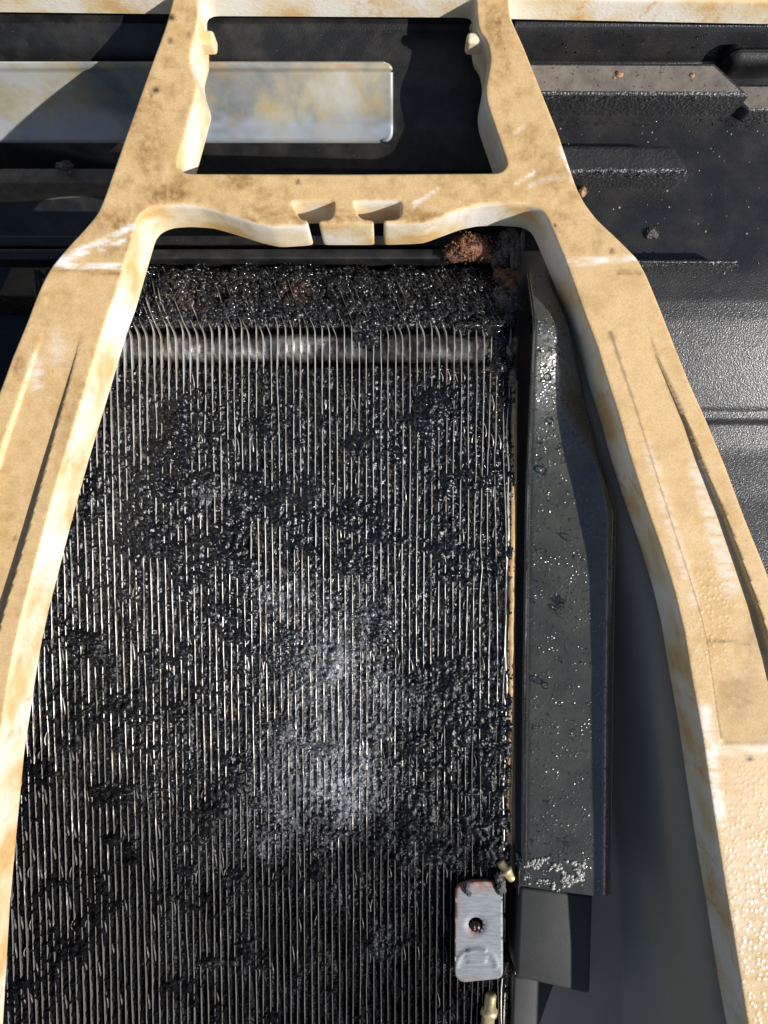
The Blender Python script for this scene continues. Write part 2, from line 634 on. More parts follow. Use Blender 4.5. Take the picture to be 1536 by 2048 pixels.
# ------------------------------------------------------------------ coil
FT = [(430, .182), (520, .1725), (560, .1680), (600, .1650), (640, .1636), (660, .1632), (700, .1635), (1000, .1655), (2048, .1738), (2400, .1765)]


def coilD(py):
    return np.interp(py, [t[0] for t in FT], [t[1] for t in FT])


# sampled relation between Y and depth on the fin-tip surface
PYS = np.linspace(430, 2300, 700)
YS = (1024 - PYS) / F * coilD(PYS)


def D_of_Y(Y):
    return np.interp(-np.asarray(Y), -YS, coilD(PYS))


def Y_of_py(py):
    return (1024 - py) / F * float(coilD(py))


PITCH = .0016
X_L, X_R = -.0935, .0268
NF = int((X_R - X_L) / PITCH) + 1
coil = thing('evaporator_coil', 'aluminium fin coil clogged with wet black grime', 'coil', (-.03, 0, H - .2))
hook_py = [745, 792, 846, 872, 945, 968, 1052, 1100, 1176, 1198, 1292, 1318, 1392, 1468, 1505, 1580, 1655, 1702, 1738, 1800, 1836, 1893, 1925, 1990]
TH = .000075


def fin_mesh(i):
    X0 = X_L + i * PITCH
    rr = random.Random(i * 31 + 5)
    pys = np.concatenate([np.linspace(538, 640, 9), np.linspace(648, 740, 12), np.linspace(752, 2160, 84)])
    if X0 < -.075:
        pys = np.linspace(850, 2160, 80)
    ph = [rr.uniform(0, 6.28) for _ in range(4)]
    am = [rr.uniform(.00003, .00010), rr.uniform(.00001, .00004)]
    endb = max(0, (X0 - .017) / .0098)
    dents = [(rr.uniform(740, 2050), rr.uniform(25, 70), rr.uniform(-.0003, .0003)) for _ in range(rr.choice([0, 1, 1, 2]))]
    topcut = rr.uniform(-14, 14)
    poke = rr.choice([-.0005, -.0003, .0001, .0005, .0009])
    vv = []
    ff = []
    soot_dim = []
    cols = []
    for py in pys:
        x = X0 + am[0] * math.sin(py * .011 + ph[0]) + am[1] * math.sin(py * .037 + ph[1])
        for c, w_, a_ in dents:
            x += a_ * math.exp(-((py - c) / w_) ** 2) * (1 + endb)
        x += endb * .0007 * math.sin(py * .006 + 1.0 + i) * (1 if py > 900 else .5)
        # curl at the head of each fin, then the slanting upper bank
        q = py - topcut
        if q < 668:
            t = (668 - q) / 28.0
            x -= .0010 * min(t, 1.0) ** 2
            if t > 1:
                x -= .0011 * (t - 1) * 1.25
        d = float(coilD(py))
        y = (1024 - py) / F * d
        z = H - d + rr.uniform(-.00006, .00006)
        dep = .010
        if q < 640:
            z += poke * math.sin(min(1, (640 - q) / 95) * math.pi) - .0002
        vv += [(x - TH, y, z - .00008), (x, y, z + .00008), (x + TH, y, z - .00008), (x + TH * .8, y, z - dep), (x - TH * .8, y, z - dep)]
        s = np.interp(py, [540, 640, 655, 720, 760, 1100, 1500, 1750, 2048], [.66, .56, .26, .28, .40, .46, .58, .74, .82])  # soot, plus light fading towards the bottom painted into the fin colour
        s += .05 * math.sin(py * .013 + ph[2])
        soot_dim += [s, s, s, .75 if q > 735 or q < 640 else .42, .8]
    n5 = 5
    for k in range(len(pys) - 1):
        b = k * n5
        for j in range(n5):
            j2 = (j + 1) % n5
            ff.append((b + j, b + j2, b + n5 + j2, b + n5 + j))
    # torn louvre hooks beside the fin
    for hp in hook_py:
        dens = .10 if hp < 1000 else (.08 if hp < 1500 else .12)
        if X0 > .012 or X0 < -.07:
            dens += .12
        if rr.random() > dens:
            continue
        h0 = hp + rr.uniform(-5, 5)
        L = rr.uniform(16, 34)
        b0 = len(vv)
        n_ = 5
        sg = rr.choice([1, 1, 1, -1])
        for k in range(n_):
            t = k / (n_ - 1)
            py = h0 + L * t
            d = float(coilD(py))
            x = X0 + sg * (.00030 + .00035 * math.sin(t * math.pi * .8)) + sg * .0002 * t
            z = H - d - .00035 + .0004 * math.sin(t * math.pi)
            wd = .00008
            vv += [(x - wd, (1024 - py) / F * d, z), (x + wd, (1024 - py) / F * d, z), (x, (1024 - py) / F * d, z - .0012)]
            sk = .54 if hp < 1500 else .78
            soot_dim += [sk, sk, .85]
        for k in range(n_ - 1):
            b = b0 + k * 3
            for j in range(3):
                j2 = (j + 1) % 3
                ff.append((b + j, b + j2, b + 3 + j2, b + 3 + j))
    return vv, ff, soot_dim


for i in range(NF):
    vv, ff, soot_dim = fin_mesh(i)
    o = mesh_obj('fin', vv, ff, M_FIN, coil)
    at = o.data.attributes.new('soot_dim', 'FLOAT', 'POINT')
    at.data.foreach_set('value', soot_dim)


def tube(name, x0, x1, yc, zc, r, mat, parent, seg=24, n=30, wob=0.0):
    vv = []
    for k in range(n + 1):
        x = x0 + (x1 - x0) * k / n
        for s in range(seg):
            a_ = 2 * math.pi * s / seg
            vv.append((x, yc + r * math.cos(a_), zc + r * math.sin(a_)))
    ff = []
    for k in range(n):
        for s in range(seg):
            ff.append((k * seg + s, k * seg + (s + 1) % seg, (k + 1) * seg + (s + 1) % seg, (k + 1) * seg + s))
    return mesh_obj(name, vv, ff, mat, parent)


for tpy in (690, 890, 1092, 1296, 1500, 1704, 1908):
    d = float(coilD(tpy))
    tube('tube', -.0755 if tpy < 800 else X_L - .004, .0285, Y_of_py(tpy), H - d - .0036 - (0.0009 if tpy == 690 else .0040), .0034, M_TUBE, coil)


# end plate: rusty strip and squeezed outer fins
def strip(name, xa, xb, py0, py1, dz, depth, mat, wob=.0, lab=None, seed=1):
    rr = random.Random(seed)
    n = 70
    vv = []
    ff = []
    for k in range(n + 1):
        py = py0 + (py1 - py0) * k / n
        d = float(coilD(py))
        y = (1024 - py) / F * d
        o_ = wob * (math.sin(py * .017 + seed) + .6 * math.sin(py * .043 + seed * 2) + rr.uniform(-.3, .3))
        z = H - d + dz + rr.uniform(-.00005, .00005)
        vv += [(xa + o_, y, z - .0001), (xa + o_ + .00012, y, z), (xb + o_ - .00012, y, z), (xb + o_, y, z - .0001), (xb + o_, y, z - depth), (xa + o_, y, z - depth)]
    for k in range(n):
        for j in range(6):
            j2 = (j + 1) % 6
            ff.append((k * 6 + j, k * 6 + j2, k * 6 + 6 + j2, k * 6 + 6 + j))
    o = mesh_obj(name, vv, ff, mat, coil)
    if lab:
        o['label'] = lab
    return o


strip('end_plate', .0281, .0293, 760, 1690, -.0002, .012, M_RUSTY, .00004, 'rusty orange end strip of the coil', 3)
strip('end_plate', .0278, .0281, 650, 2150, -.0011, .012, M_TANEDGE, .00012, None, 4)
strip('end_fin', .02725, .02750, 655, 2150, -.0001, .009, M_FIN, .00022, None, 9)
strip('end_fin', .02785, .02806, 740, 2150, -.0004, .009, M_FIN, .00012, None, 12)
for px_, py, rot, L_, R_, lab in ((1012, 1740, .65, .0052, .00115, 'pale yellow brass ferrule at the coil edge'), (978, 2022, -.12, .0085, .0015, 'gold brass fitting at the lower coil edge')):
    X, Y, Z = P(px_, py, float(coilD(py)) - .0004)
    prof = [(-.5, 0), (-.5, .8), (-.44, 1.0), (-.1, 1.0), (-.08, 1.28), (.06, 1.28), (.1, .92), (.42, .88), (.5, .6), (.5, 0)]
    vv = []
    for a_, q in prof:
        for s_ in range(18):
            th = 2 * math.pi * s_ / 18
            wv_ = 1 + .05 * math.sin(3 * th + a_ * 9)
            p_ = Matrix.Rotation(rot, 3, 'Z') @ Vector((q * R_ * wv_ * math.cos(th), a_ * L_, q * R_ * wv_ * math.sin(th)))
            vv.append((X + p_.x, Y + p_.y, Z + p_.z))
    ff = [(k * 18 + s_, k * 18 + (s_ + 1) % 18, k * 18 + 18 + (s_ + 1) % 18, k * 18 + 18 + s_) for k in range(len(prof) - 1) for s_ in range(18)]
    o = mesh_obj('ferrule', vv, ff, M_BRASS, coil)
    o['label'] = lab

# ------------------------------------------------------------------ grime packed between and over the fins
step = .00029
gx = np.arange(-.0925, .0290, step)
gpy_top, gpy_bot = 502.0, 2150.0
gy = np.arange(Y_of_py(gpy_bot), Y_of_py(gpy_top), step)[::-1]
GX, GY = np.meshgrid(gx, gy)
GD = D_of_Y(GY)
GPY = 1024 - GY / GD * F
GPX = 768 + GX / GD * F
mm = 1000.0
big = fbm(GX * mm / 9, GY * mm / 9, 3, 4)
med = fbm(GX * mm / 2.6, GY * mm / 6.5, 21, 4)
med = med * .75 + .25 * fbm(GX * mm / 1.2, GY * mm / 1.6, 25, 3)
gra = vnoise(GX * mm / .55, GY * mm / .55, 40)
gra2 = vnoise(GX * mm / .9 + 9, GY * mm / .9, 77)
hh = -.06 + (big - .5) * .75 + (med - .5) * 1.8 + (gra - .5) * .6 + (gra2 - .5) * .55
cl = fbm(GX * mm / 6.5 + 31, GY * mm / 6.5, 63, 3)
cl = np.clip((cl - .50) / .16, 0, 1)
clump = cl * cl * (3 - 2 * cl) * 1.25
hh = hh - .42 + clump * (.20 + .5 * gra2)
# coverage along the coil
cov = np.interp(GPY, [500, 520, 555, 635, 650, 662, 716, 735, 780, 1000, 1100, 1300, 1600, 1720, 1800, 2050], [.0, .5, .75, .55, .0, -3.2, -3.4, -.5, .02, .06, .16, .12, .14, .02, -.12, -.16])
left = np.clip((330 - (GPX - (GPY - 700) * -.12)) / 260, 0, 1)
cov = cov - .16 * left * (GPY > 760) - .12 * np.clip((GPX - 930) / 90, 0, 1)


def blob(cx, cy, rx, ry):
    return np.clip(1 - ((GPX - cx) / rx) ** 2 - ((GPY - cy) / ry) ** 2, 0, 1)


for cx, cy, rx, ry, a_ in ((735, 672, 45, 40, 5), (860, 820, 70, 60, 1.2), (740, 1245, 55, 45, 1.6), (560, 1450, 40, 30, 1.2), (880, 1430, 110, 80, .9),
                           (350, 860, 60, 90, .9), (280, 1080, 60, 60, 1.0), (660, 1500, 40, 25, 1.2), (160, 1275, 40, 18, 2.2), (190, 1300, 18, 30, 2.0), (390, 1130, 80, 60, .8),
                           (760, 1890, 60, 45, 1.4), (420, 1925, 30, 12, 2.4), (225, 1680, 22, 14, 2.5), (870, 1680, 130, 70, .8), (760, 1640, 120, 60, .6), (990, 1720, 50, 50, 1.8),
                           (1000, 700, 40, 60, 4.2), (930, 660, 30, 16, 3.0), (985, 655, 50, 22, 4.0), (905, 1345, 50, 45, 1.0), (520, 850, 40, 60, .8), (620, 1000, 200, 60, .35)):
    cov = cov + (a_ if cy < 730 else a_ * .7) * blob(cx, cy, rx, ry)
# sag between fins: distance to the nearest fin tip line
ph = (GX - X_L) / PITCH
nf = np.abs(ph - np.round(ph)) * 2      # 0 on a fin, 1 midway
hh = hh + cov - .22 * nf ** 2
band_w = np.clip(1 - np.abs(GPY - 590) / 75, 0, 1)
hh = hh + band_w * ((vnoise(GX * mm / 1.5, GY * mm / 1.9, 301) - .5) * 1.5 + (fbm(GX * mm / 3.2, GY * mm / 3.0, 311, 3) - .5) * 2.2 + (gra - .5) * .9)
hh = np.where(hh > .25, .25 + (hh - .25) * .7, hh)
hh = np.clip(hh, -4.5, 2.6)
# top rim breaks up unevenly
edge = np.clip((GPY - 519 - 22 * (fbm(GX * mm / 3, GX * 0, 8, 3) - .5) * 2) / 16, 0, 1)
hh = hh * edge + (1 - edge) * -4.5
hh = np.where((GX < -.076) & (GPY < 840), -12.0, hh)
GZ = H - GD + hh / mm
nr, nc = GX.shape
verts = np.stack([GX + (RNG.random(GX.shape) - .5) * step * .5, GY + (RNG.random(GX.shape) - .5) * step * .5, GZ], -1).reshape(-1, 3)
idx = np.arange(nr * nc).reshape(nr, nc)
quads = np.stack([idx[:-1, :-1], idx[1:, :-1], idx[1:, 1:], idx[:-1, 1:]], -1).reshape(-1, 4)
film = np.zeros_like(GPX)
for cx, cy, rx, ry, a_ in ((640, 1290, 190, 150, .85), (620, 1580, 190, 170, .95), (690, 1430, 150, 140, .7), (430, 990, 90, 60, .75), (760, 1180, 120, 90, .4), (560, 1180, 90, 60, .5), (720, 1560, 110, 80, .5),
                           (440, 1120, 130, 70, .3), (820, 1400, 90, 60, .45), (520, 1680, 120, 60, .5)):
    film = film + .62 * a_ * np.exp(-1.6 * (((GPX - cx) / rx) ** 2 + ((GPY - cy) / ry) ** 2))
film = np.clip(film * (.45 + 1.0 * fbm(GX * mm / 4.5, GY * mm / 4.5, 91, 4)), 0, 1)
brown = np.clip(blob(590, 585, 45, 30) + blob(380, 600, 60, 30) * .3, 0, 1)

dry = np.clip(np.interp(GPY, [500, 1250, 1650, 1850, 2050], [0, .05, .55, .85, 1.0]) + .5 * np.clip((420 - GPX) / 400, 0, 1) * (GPY > 1200) + (fbm(GX * mm / 8, GY * mm / 8, 131, 3) - .5) * .9, 0, 1)
# loose wet granules lying on the sheet
NG = 30000
cand = RNG.integers(0, nr * nc, NG * 5)
keep = (hh.reshape(-1)[cand] > -1.9) & (hh.reshape(-1)[cand] < 2.4)
cand = cand[keep][:NG]
band = np.flatnonzero((GPY.reshape(-1) > 535) & (GPY.reshape(-1) < 655) & (hh.reshape(-1) > -1.2))
NBIG = 26000
bigc = RNG.choice(np.flatnonzero((hh.reshape(-1) > -1.3) & (GPY.reshape(-1) < 2060) & (RNG.random(nr * nc) < np.interp(GPY.reshape(-1), [500, 1300, 1700, 2048], [1, .9, .45, .15]))), NBIG)
cand = np.concatenate([cand, RNG.choice(band, 9000), bigc])
tetra = []
ico = bmesh.new()
bmesh.ops.create_icosphere(ico, subdivisions=1, radius=1)
iv = np.array([v.co[:] for v in ico.verts])
iff = np.array([[l.index for l in f.verts] for f in ico.faces])
ico.free()
rad = (.00009 + .00030 * RNG.random(len(cand)) ** 3.2)
rad[-9000 - NBIG:-NBIG] *= 1.35
rad *= 1 + .6 * np.clip(hh.reshape(-1)[cand] - .1, 0, 1.2)
rad[-NBIG:] = .00017 + .00025 * RNG.random(NBIG) ** 1.6
base = verts[cand]
nv0 = len(iv)
jit = 1 + (RNG.random((len(cand), nv0, 1)) - .5) * .55
sink = np.full(len(cand), .00008)
sink[-NBIG:] = -rad[-NBIG:] * .35
gv = base[:, None, :] + iv[None] * jit * rad[:, None, None]
gv[:, :, 2] += sink[:, None]
gf = (iff[None] + (np.arange(len(cand)) * nv0)[:, None, None] + nr * nc).reshape(-1, 3)
allv = np.concatenate([verts, gv.reshape(-1, 3)])
me = bpy.data.meshes.new('grime')
me.vertices.add(len(allv))
me.vertices.foreach_set('co', allv.astype(np.float32).ravel())
loops = np.concatenate([quads.ravel(), gf.ravel()])
me.loops.add(len(loops))
me.loops.foreach_set('vertex_index', loops.astype(np.int32))
starts = np.concatenate([np.arange(len(quads)) * 4, len(quads) * 4 + np.arange(len(gf)) * 3])
me.polygons.add(len(starts))
me.polygons.foreach_set('loop_start', starts.astype(np.int32))
me.update(calc_edges=True)
me.validate()
me.polygons.foreach_set('use_smooth', [True] * len(me.polygons))
for nm, arr in (('film', film), ('brown', brown), ('dry', dry), ('gran', None)):
    at = me.attributes.new(nm, 'FLOAT', 'POINT')
    if nm == 'gran':
        full = np.concatenate([np.zeros(nr * nc), np.repeat(RNG.random(len(cand)) * .3 + .7, nv0)])
    else:
        if nm == 'film':
            full = np.concatenate([arr.ravel() * .72, np.repeat(np.clip(arr.ravel()[cand] * (.25 + 1.3 * RNG.random(len(cand))), 0, 1), nv0)])
        else:
            full = np.concatenate([arr.ravel(), np.repeat(arr.ravel()[cand], nv0)])
    at.data.foreach_set('value', full.astype(np.float32))
me.materials.append(M_GRIME)
go = bpy.data.objects.new('grime', me)
C.objects.link(go)
tag(go, 'wet black sludge and grit packed over the coil fins', 'dirt', kind='stuff')


# ------------------------------------------------------------------ clumps of dirt
def ico_data(sub):
    b = bmesh.new()
    bmesh.ops.create_icosphere(b, subdivisions=sub, radius=1)
    b.verts.ensure_lookup_table()
    v_ = np.array([v.co[:] for v in b.verts])
    f_ = [tuple(q.index for q in f.verts) for f in b.faces]
    b.free()
    return v_, f_


ICO = {k: ico_data(k) for k in (1, 2, 3)}


def add_ball(vv, ff, c, sc_, sub=1, jitter=0.0, rnd=None):
    v_, f_ = ICO[sub]
    b0 = len(vv)
    if jitter:
        k_ = np.array([1 + (rnd.random() - .5) * jitter for _ in range(len(v_))])[:, None]
        p_ = v_ * k_ * np.array(sc_) + np.array(c)
    else:
        p_ = v_ * np.array(sc_) + np.array(c)
    vv.extend(map(tuple, p_))
    ff.extend((a_ + b0, b_ + b0, c_ + b0) for a_, b_, c_ in f_)


def lump(name, parts, mat, label, cat='dirt clump', group=None, sub=3, rough=.45, fr=1.0):
    """a core of matted dirt with crumbs stuck all over it"""
    vv = []
    ff = []
    for (px, py, D, rx, ry, rz, sd) in parts:
        c = Vector(P(px, py, D))
        k = D / F
        rl = random.Random(int(sd * 100) + int(px))
        v_, f_ = ICO[sub]
        a1 = fbm(v_[:, 0] * 2.1 + sd + v_[:, 2], v_[:, 1] * 2.1 + sd * 2 - v_[:, 2], 3, 4) - .5
        r_ = (.92 + 1.1 * a1)[:, None]
        b0 = len(vv)
        vv.extend(map(tuple, v_ * r_ * np.array([rx * k, ry * k, rz * k]) + np.array(c[:])))
        ff.extend((a_ + b0, b_ + b0, c_ + b0) for a_, b_, c_ in f_)
        if rx < 5:
            continue
        for q in range(int(60 + rx * ry / 1.3)):
            n = Vector((rl.gauss(0, 1), rl.gauss(0, 1), abs(rl.gauss(0, 1)))).normalized()
            rr_ = .72 + .16 * abs(rl.gauss(0, 1)) * (1 + .5 * rough)
            p_ = c + Vector((n.x * rx * k * rr_, n.y * ry * k * rr_, n.z * rz * k * rr_))
            r1 = min(rx, ry) * k * rl.choice([.02, .035, .05, .09])
            add_ball(vv, ff, p_[:], (r1 * rl.uniform(.6, 1.5), r1 * rl.uniform(.6, 1.5), r1), 1, .5, rl)
    o = mesh_obj(name, vv, ff, mat)
    tag(o, label, cat, group)
    return o


lump('dirt_clump', [(944, 495, .166, 40, 26, 22, 1.3), (912, 506, .167, 26, 18, 16, 6.1), (968, 512, .1665, 20, 16, 14, 3.1)], M_BROWN, 'rusty orange brown dirt clump below the crossbar lip', rough=.8)
lump('dirt_clump', [(1015, 490, .166, 22, 30, 22, 3.3), (1030, 505, .165, 12, 42, 14, 8.2), (1000, 515, .167, 20, 24, 18, 2.2), (1045, 480, .164, 5, 22, 6, 4.4)],
     M_SOOT, 'matted black dirt tuft at the top corner of the coil', rough=1.0)
lump('dirt_clump', [(1010, 555, .165, 22, 18, 16, 5.3), (1020, 572, .1645, 14, 16, 14, 4.1), (998, 545, .166, 12, 12, 10, 1.9)], M_BROWN,
     'small reddish brown dirt clump between two black tufts', rough=.9)
lump('dirt_clump', [(1015, 606, .1638, 26, 26, 20, 7.7), (1000, 590, .165, 18, 18, 18, 2.7), (1026, 588, .1640, 12, 18, 14, 9.9), (1020, 640, .1636, 14, 14, 10, 3.9)],
     M_SOOT, 'fuzzy black dirt clump above the end of the bare tube', rough=1.0)
lump('dirt_clump', [(1304, 466, .1696, 11, 11, 8, 2.0), (1296, 470, .1698, 6, 7, 6, 7.0), (1312, 472, .1698, 6, 5, 5, 5.0)], M_SOOT,
     'small black fluff ball on the bare black panel', sub=3, rough=1.2)
lump('dirt_clump', [(1024, 752, .1640, 9, 26, 9, 2.4), (1018, 700, .1638, 10, 14, 9, 6.4), (1030, 690, .1640, 6, 20, 8, 1.2)], mk_lump('tan_flakes', (.04, .03, .025), (.48, .36, .25)),
     'tan flaky dirt streak at the upper end of the rusty strip', sub=3, rough=1.1)
rib1D = .1545
lump('dirt_crumb', [(1238, 150, .1624, 9, 7, 6, 1.0), (1229, 156, .1624, 4, 3, 3, 4.0)], M_CRUMB, 'largest tan crumb on the dusty brown rib', 'crumb', None, 2, .7)
lump('dirt_crumb', [(1384, 151, .1624, 6, 5, 4, 3.0)], M_CRUMB, 'lone tan crumb near the far end of the dusty brown rib', 'crumb', None, 2, .7)
lump('dirt_crumb', [(1166, 384, .1690, 9, 10, 8, 5.0)], M_CRUMB, 'brown crumb touching the outer edge of the frame shoulder', 'crumb', None, 2, .8)
lump('dirt_crumb', [(128, 331, .1885, 18, 9, 8, 5.5), (140, 346, .1885, 7, 8, 6, 2.5)], M_SOOT, 'dark crumb lying on the dusty brown rail', 'crumb', None, 3, .9)

# dust specks on the side panel
dv, df = [], []
for k in range(130):
    u = random.uniform(1120, 1536)
    v = random.choice([random.uniform(128, 188), random.uniform(250, 620), random.uniform(250, 450)])
    d = lerp_tab(SIDE_D, v)
    if 122 < v < 192:
        d -= .0075
        if u > 1430 + (v - 124) * 1.05:
            continue
    elif 286 < v < 350 and u < 1350:
        d -= .0022 + .002 * (v - 286) / 60
    X, Y, Z = P(u, v, d)
    r = random.choice([.00012, .00015, .0002, .00028])
    add_ball(dv, df, (X, Y, Z), (r * random.uniform(.7, 1.4), r * random.uniform(.7, 1.4), r * .7))
o = mesh_obj('dust_specks', dv, df, mk_simple('grey_tan_dust', (0.26, 0.21, 0.16), 0.7))
tag(o, 'scattered tan dust specks on the black panel', 'dust', kind='stuff')

# ------------------------------------------------------------------ wet plate beside the coil
PXL, PXR = .0309, .0500
plate = thing('wet_side_plate', 'dark olive wet plate beside the coil, covered in droplets', 'side plate', (.04, 0, H - .19))


def plateD(py):
    return np.interp(py, [t[0] for t in PL_D], [t[1] for t in PL_D])


PPY = np.linspace(430, 1810, 300)
PYY = (1024 - PPY) / F * plateD(PPY)


def plate_r(y):
    py = float(np.interp(-y, -PYY, PPY))
    return min(PXR, float(np.interp(py, [540, 640, 765, 906, 1096, 1262], [.0352, .0388, .0432, .0466, .0520, .0560])))


def plateZ(x, y):
    d = float(np.interp(-y, -PYY, plateD(PPY)))
    t = (x - PXL) / (plate_r(y) - PXL)
    edge_ = .0014 * (max(0, .08 - t) / .08) ** 2 + .0022 * (max(0, t - .86) / .14) ** 2
    return H - d - edge_ - (x - float(np.interp(-y, [-.02, .0], [.0345, .0390]))) * float(np.interp(-y, [-.06, -.024, -.006, .1], [.27, .25, -.20, -.28])) + .0003 * math.sin(t * math.pi)


ys = [(1024 - q) / F * float(plateD(q)) for q in np.linspace(542, 1782, 116)]
xs = np.concatenate([np.linspace(PXL, PXL + .002, 6), np.linspace(PXL + .003, PXR - .003, 10), np.linspace(PXR - .0025, PXR, 7)])
vv = []
for y in ys:
    for x in xs:
        x_ = PXL + (x - PXL) * (plate_r(y) - PXL) / (PXR - PXL)
        vv.append((x_, y, plateZ(x_, y)))
ff = [tuple(reversed(f)) for f in grid_faces(len(ys), len(xs))]
nA = len(vv)
nc_ = len(xs)
for i_, y in enumerate(ys):      # side skirts
    vv.append((xs[0] - .0002, y, vv[i_ * nc_][2] - .014))
for i_, y in enumerate(ys):
    vv.append((vv[i_ * nc_ + nc_ - 1][0] + .0004, y, vv[i_ * nc_ + nc_ - 1][2] - .016))
for i_ in range(len(ys) - 1):
    ff.append((i_ * nc_, (i_ + 1) * nc_, nA + i_ + 1, nA + i_))
    nB = nA + len(ys)
    ff.append((i_ * nc_ + nc_ - 1, nB + i_, nB + i_ + 1, (i_ + 1) * nc_ + nc_ - 1))
mesh_obj('plate', vv, ff, M_PLATE, plate)

# lower block of the plate, a step down
bm = bmesh.new()
t = [P(1032, 1956, .1684), P(1180, 1990, .1684), P(1186, 1790, .1684), P(1040, 1774, .1684)]
bevel_box(bm, t + [(p[0], p[1], p[2] - .02) for p in t], .0008, 3)
bm_obj('lower_block', bm, M_MATTE, plate)
bm = bmesh.new()
t = [P(1036, 1796, .1690), P(1186, 1806, .1690), P(1190, 1724, .1690), P(1040, 1721, .1690)]
bevel_box(bm, t + [(p[0], p[1], p[2] - .02) for p in t], .0008, 3)
bm_obj('step_block', bm, M_PLATE, plate)
bm = bmesh.new()
t = [P(1020, 2200, .174), P(1100, 2200, .180), P(1110, 1960, .174), P(1026, 1950, .174)]
bevel_box(bm, t + [(p[0], p[1], p[2] - .012) for p in t], .0008, 2)
bm_obj('foot_block', bm, M_MATTE, plate)


# droplets: low domes of water
def domes(name, spots, mat, label, flat=.55):
    vv = []
    ff = []
    for (x, y, z, r) in spots:
        b0 = len(vv)
        rings, seg = (3, 8) if r < .0005 else (5, 14)
        for k in range(rings):
            a_ = (k / rings) * math.pi / 2
            for s in range(seg):
                t_ = 2 * math.pi * s / seg
                vv.append((x + r * math.cos(a_) * math.cos(t_), y + r * math.cos(a_) * math.sin(t_), z + r * flat * math.sin(a_)))
        vv.append((x, y, z + r * flat))
        for k in range(rings - 1):
            for s in range(seg):
                ff.append((b0 + k * seg + s, b0 + k * seg + (s + 1) % seg, b0 + (k + 1) * seg + (s + 1) % seg, b0 + (k + 1) * seg + s))
        for s in range(seg):
            ff.append((b0 + (rings - 1) * seg + s, b0 + (rings - 1) * seg + (s + 1) % seg, b0 + rings * seg))
    o = mesh_obj(name, vv, ff, mat)
    tag(o, label, 'droplets', kind='stuff')
    return o


spots = []
for k in range(2100):
    py = random.uniform(640, 1715) if random.random() < .8 else random.uniform(640, 960)
    d = float(plateD(py))
    y = (1024 - py) / F * d
    x = random.uniform(PXL + .0006, plate_r(y) - .0006)
    dens = float(fbm(np.array([x * 260]), np.array([y * 260]), 31, 3)[0])
    if dens < .36:
        continue
    r = .00011 + .00022 * random.random() ** 2.5 + (.0005 * random.random() if random.random() < .018 else 0)
    spots.append((x, y, plateZ(x, y) - .00002, r))
domes('water_droplets', spots, M_WATER, 'fine clear water droplets beading on the wet olive plate', .62)

# wet beads along the panel ribs
spots = []
for (x0, x1, v, rise, n_) in ((1080, 1400, 192, .0074, 120), (1080, 1536, 244, .0, 120), (1150, 1385, 349, .0074, 110), (1285, 1478, 526, .0060, 80)):
    for k in range(n_):
        u = random.uniform(x0, x1)
        vv_ = v + random.uniform(-6, 8)
        d = lerp_tab(SIDE_D, vv_) - rise
        X, Y, Z = P(u, vv_, d)
        spots.append((X, Y, Z - .0001, random.uniform(.00015, .0005)))
for k in range(45):
    u = random.choice([random.uniform(790, 930), random.uniform(1060, 1420), random.uniform(1060, 1420)])
    v = random.uniform(62, 120)
    d = wallD(u, v) if u < 1000 else lerp_tab(SIDE_D, v)
    X, Y, Z = P(u, v, d)
    spots.append((X, Y, Z, random.uniform(.00015, .0004)))
domes('water_beads', spots, M_WATER, 'water beads clinging to the ribs of the black panel', .8)


# soap bubbles
def bubble_cluster(spotlist, label, group=None, mat=M_BUBBLE):
    bm = bmesh.new()
    for (px, py, r, d) in spotlist:
        X, Y, Z = P(px, py, float(plateD(py)))
        r0 = bmesh.ops.create_uvsphere(bm, u_segments=16, v_segments=10, radius=r)
        for q in r0['verts']:
            q.co = q.co + Vector((X, Y, Z + r * .5))
    o = bm_obj('soap_bubbles', bm, mat)
    tag(o, label, 'bubbles', kind='stuff')
    return o


rb = random.Random(5)


def ring(cx, cy, rad_, n_, rmin, rmax, D):
    return [(cx + rb.gauss(0, rad_ * .5), cy + rb.gauss(0, rad_ * .7), rb.uniform(rmin, rmax), D) for _ in range(n_)]


bubble_cluster([(1160, 1322, .0008, .1706), (1153, 1334, .0006, .1706), (1166, 1336, .0007, .1706), (1160, 1346, .0005, .1706), (1151, 1322, .0005, .1706), (1168, 1322, .00045, .1706)] +
               ring(1160, 1332, 14, 10, .0002, .0004, .1707), 'largest cluster of clear soap bubbles at the shaded edge of the wet plate')
bubble_cluster([(1095, 755, .0008, .1606), (1100, 842, .0007, .1645), (1088, 943, .0009, .167), (1130, 1073, .0007, .1685), (1089, 1370, .0008, .1702), (1140, 1040, .0005, .168)],
               'lone round soap bubbles dotted down the wet plate')
bubble_cluster(ring(1115, 1205, 16, 22, .0002, .00055, .1700), 'soap bubble patch midway down the wet plate')
bubble_cluster(ring(1170, 1105, 12, 12, .0003, .0007, .1692), 'soap bubble patch in the shade beside the wet plate')

# foam at the foot of the plate
dv, df = [], []
rr = random.Random(3)
for k in range(1500):
    px = rr.uniform(1040, 1165)
    ctr = 1745 + 10 * math.sin(px * .05)
    py = rr.gauss(ctr, 20)
    if not (1716 < py < 1792):
        continue
    if abs(py - 1752) < 9 and px < 1110 and rr.random() < .8:
        continue
    if float(fbm(np.array([px * .045]), np.array([py * .06]), 201, 3)[0]) < .49 + .05 * (px < 1090):
        continue
    r = rr.choice([.00008, .0001, .00014, .0002, .0003]) * (1.4 if px > 1105 else 1)
    X, Y, Z = P(px, py, .1659)
    Z = plateZ(min(X, .0495), Y)
    add_ball(dv, df, (X, Y, Z + r * .2), (r, r, r * .6), 2)
o = mesh_obj('soap_foam', dv, df, M_FOAM)
tag(o, 'dirty grey soap foam at the lower end of the wet plate', 'foam', kind='stuff')

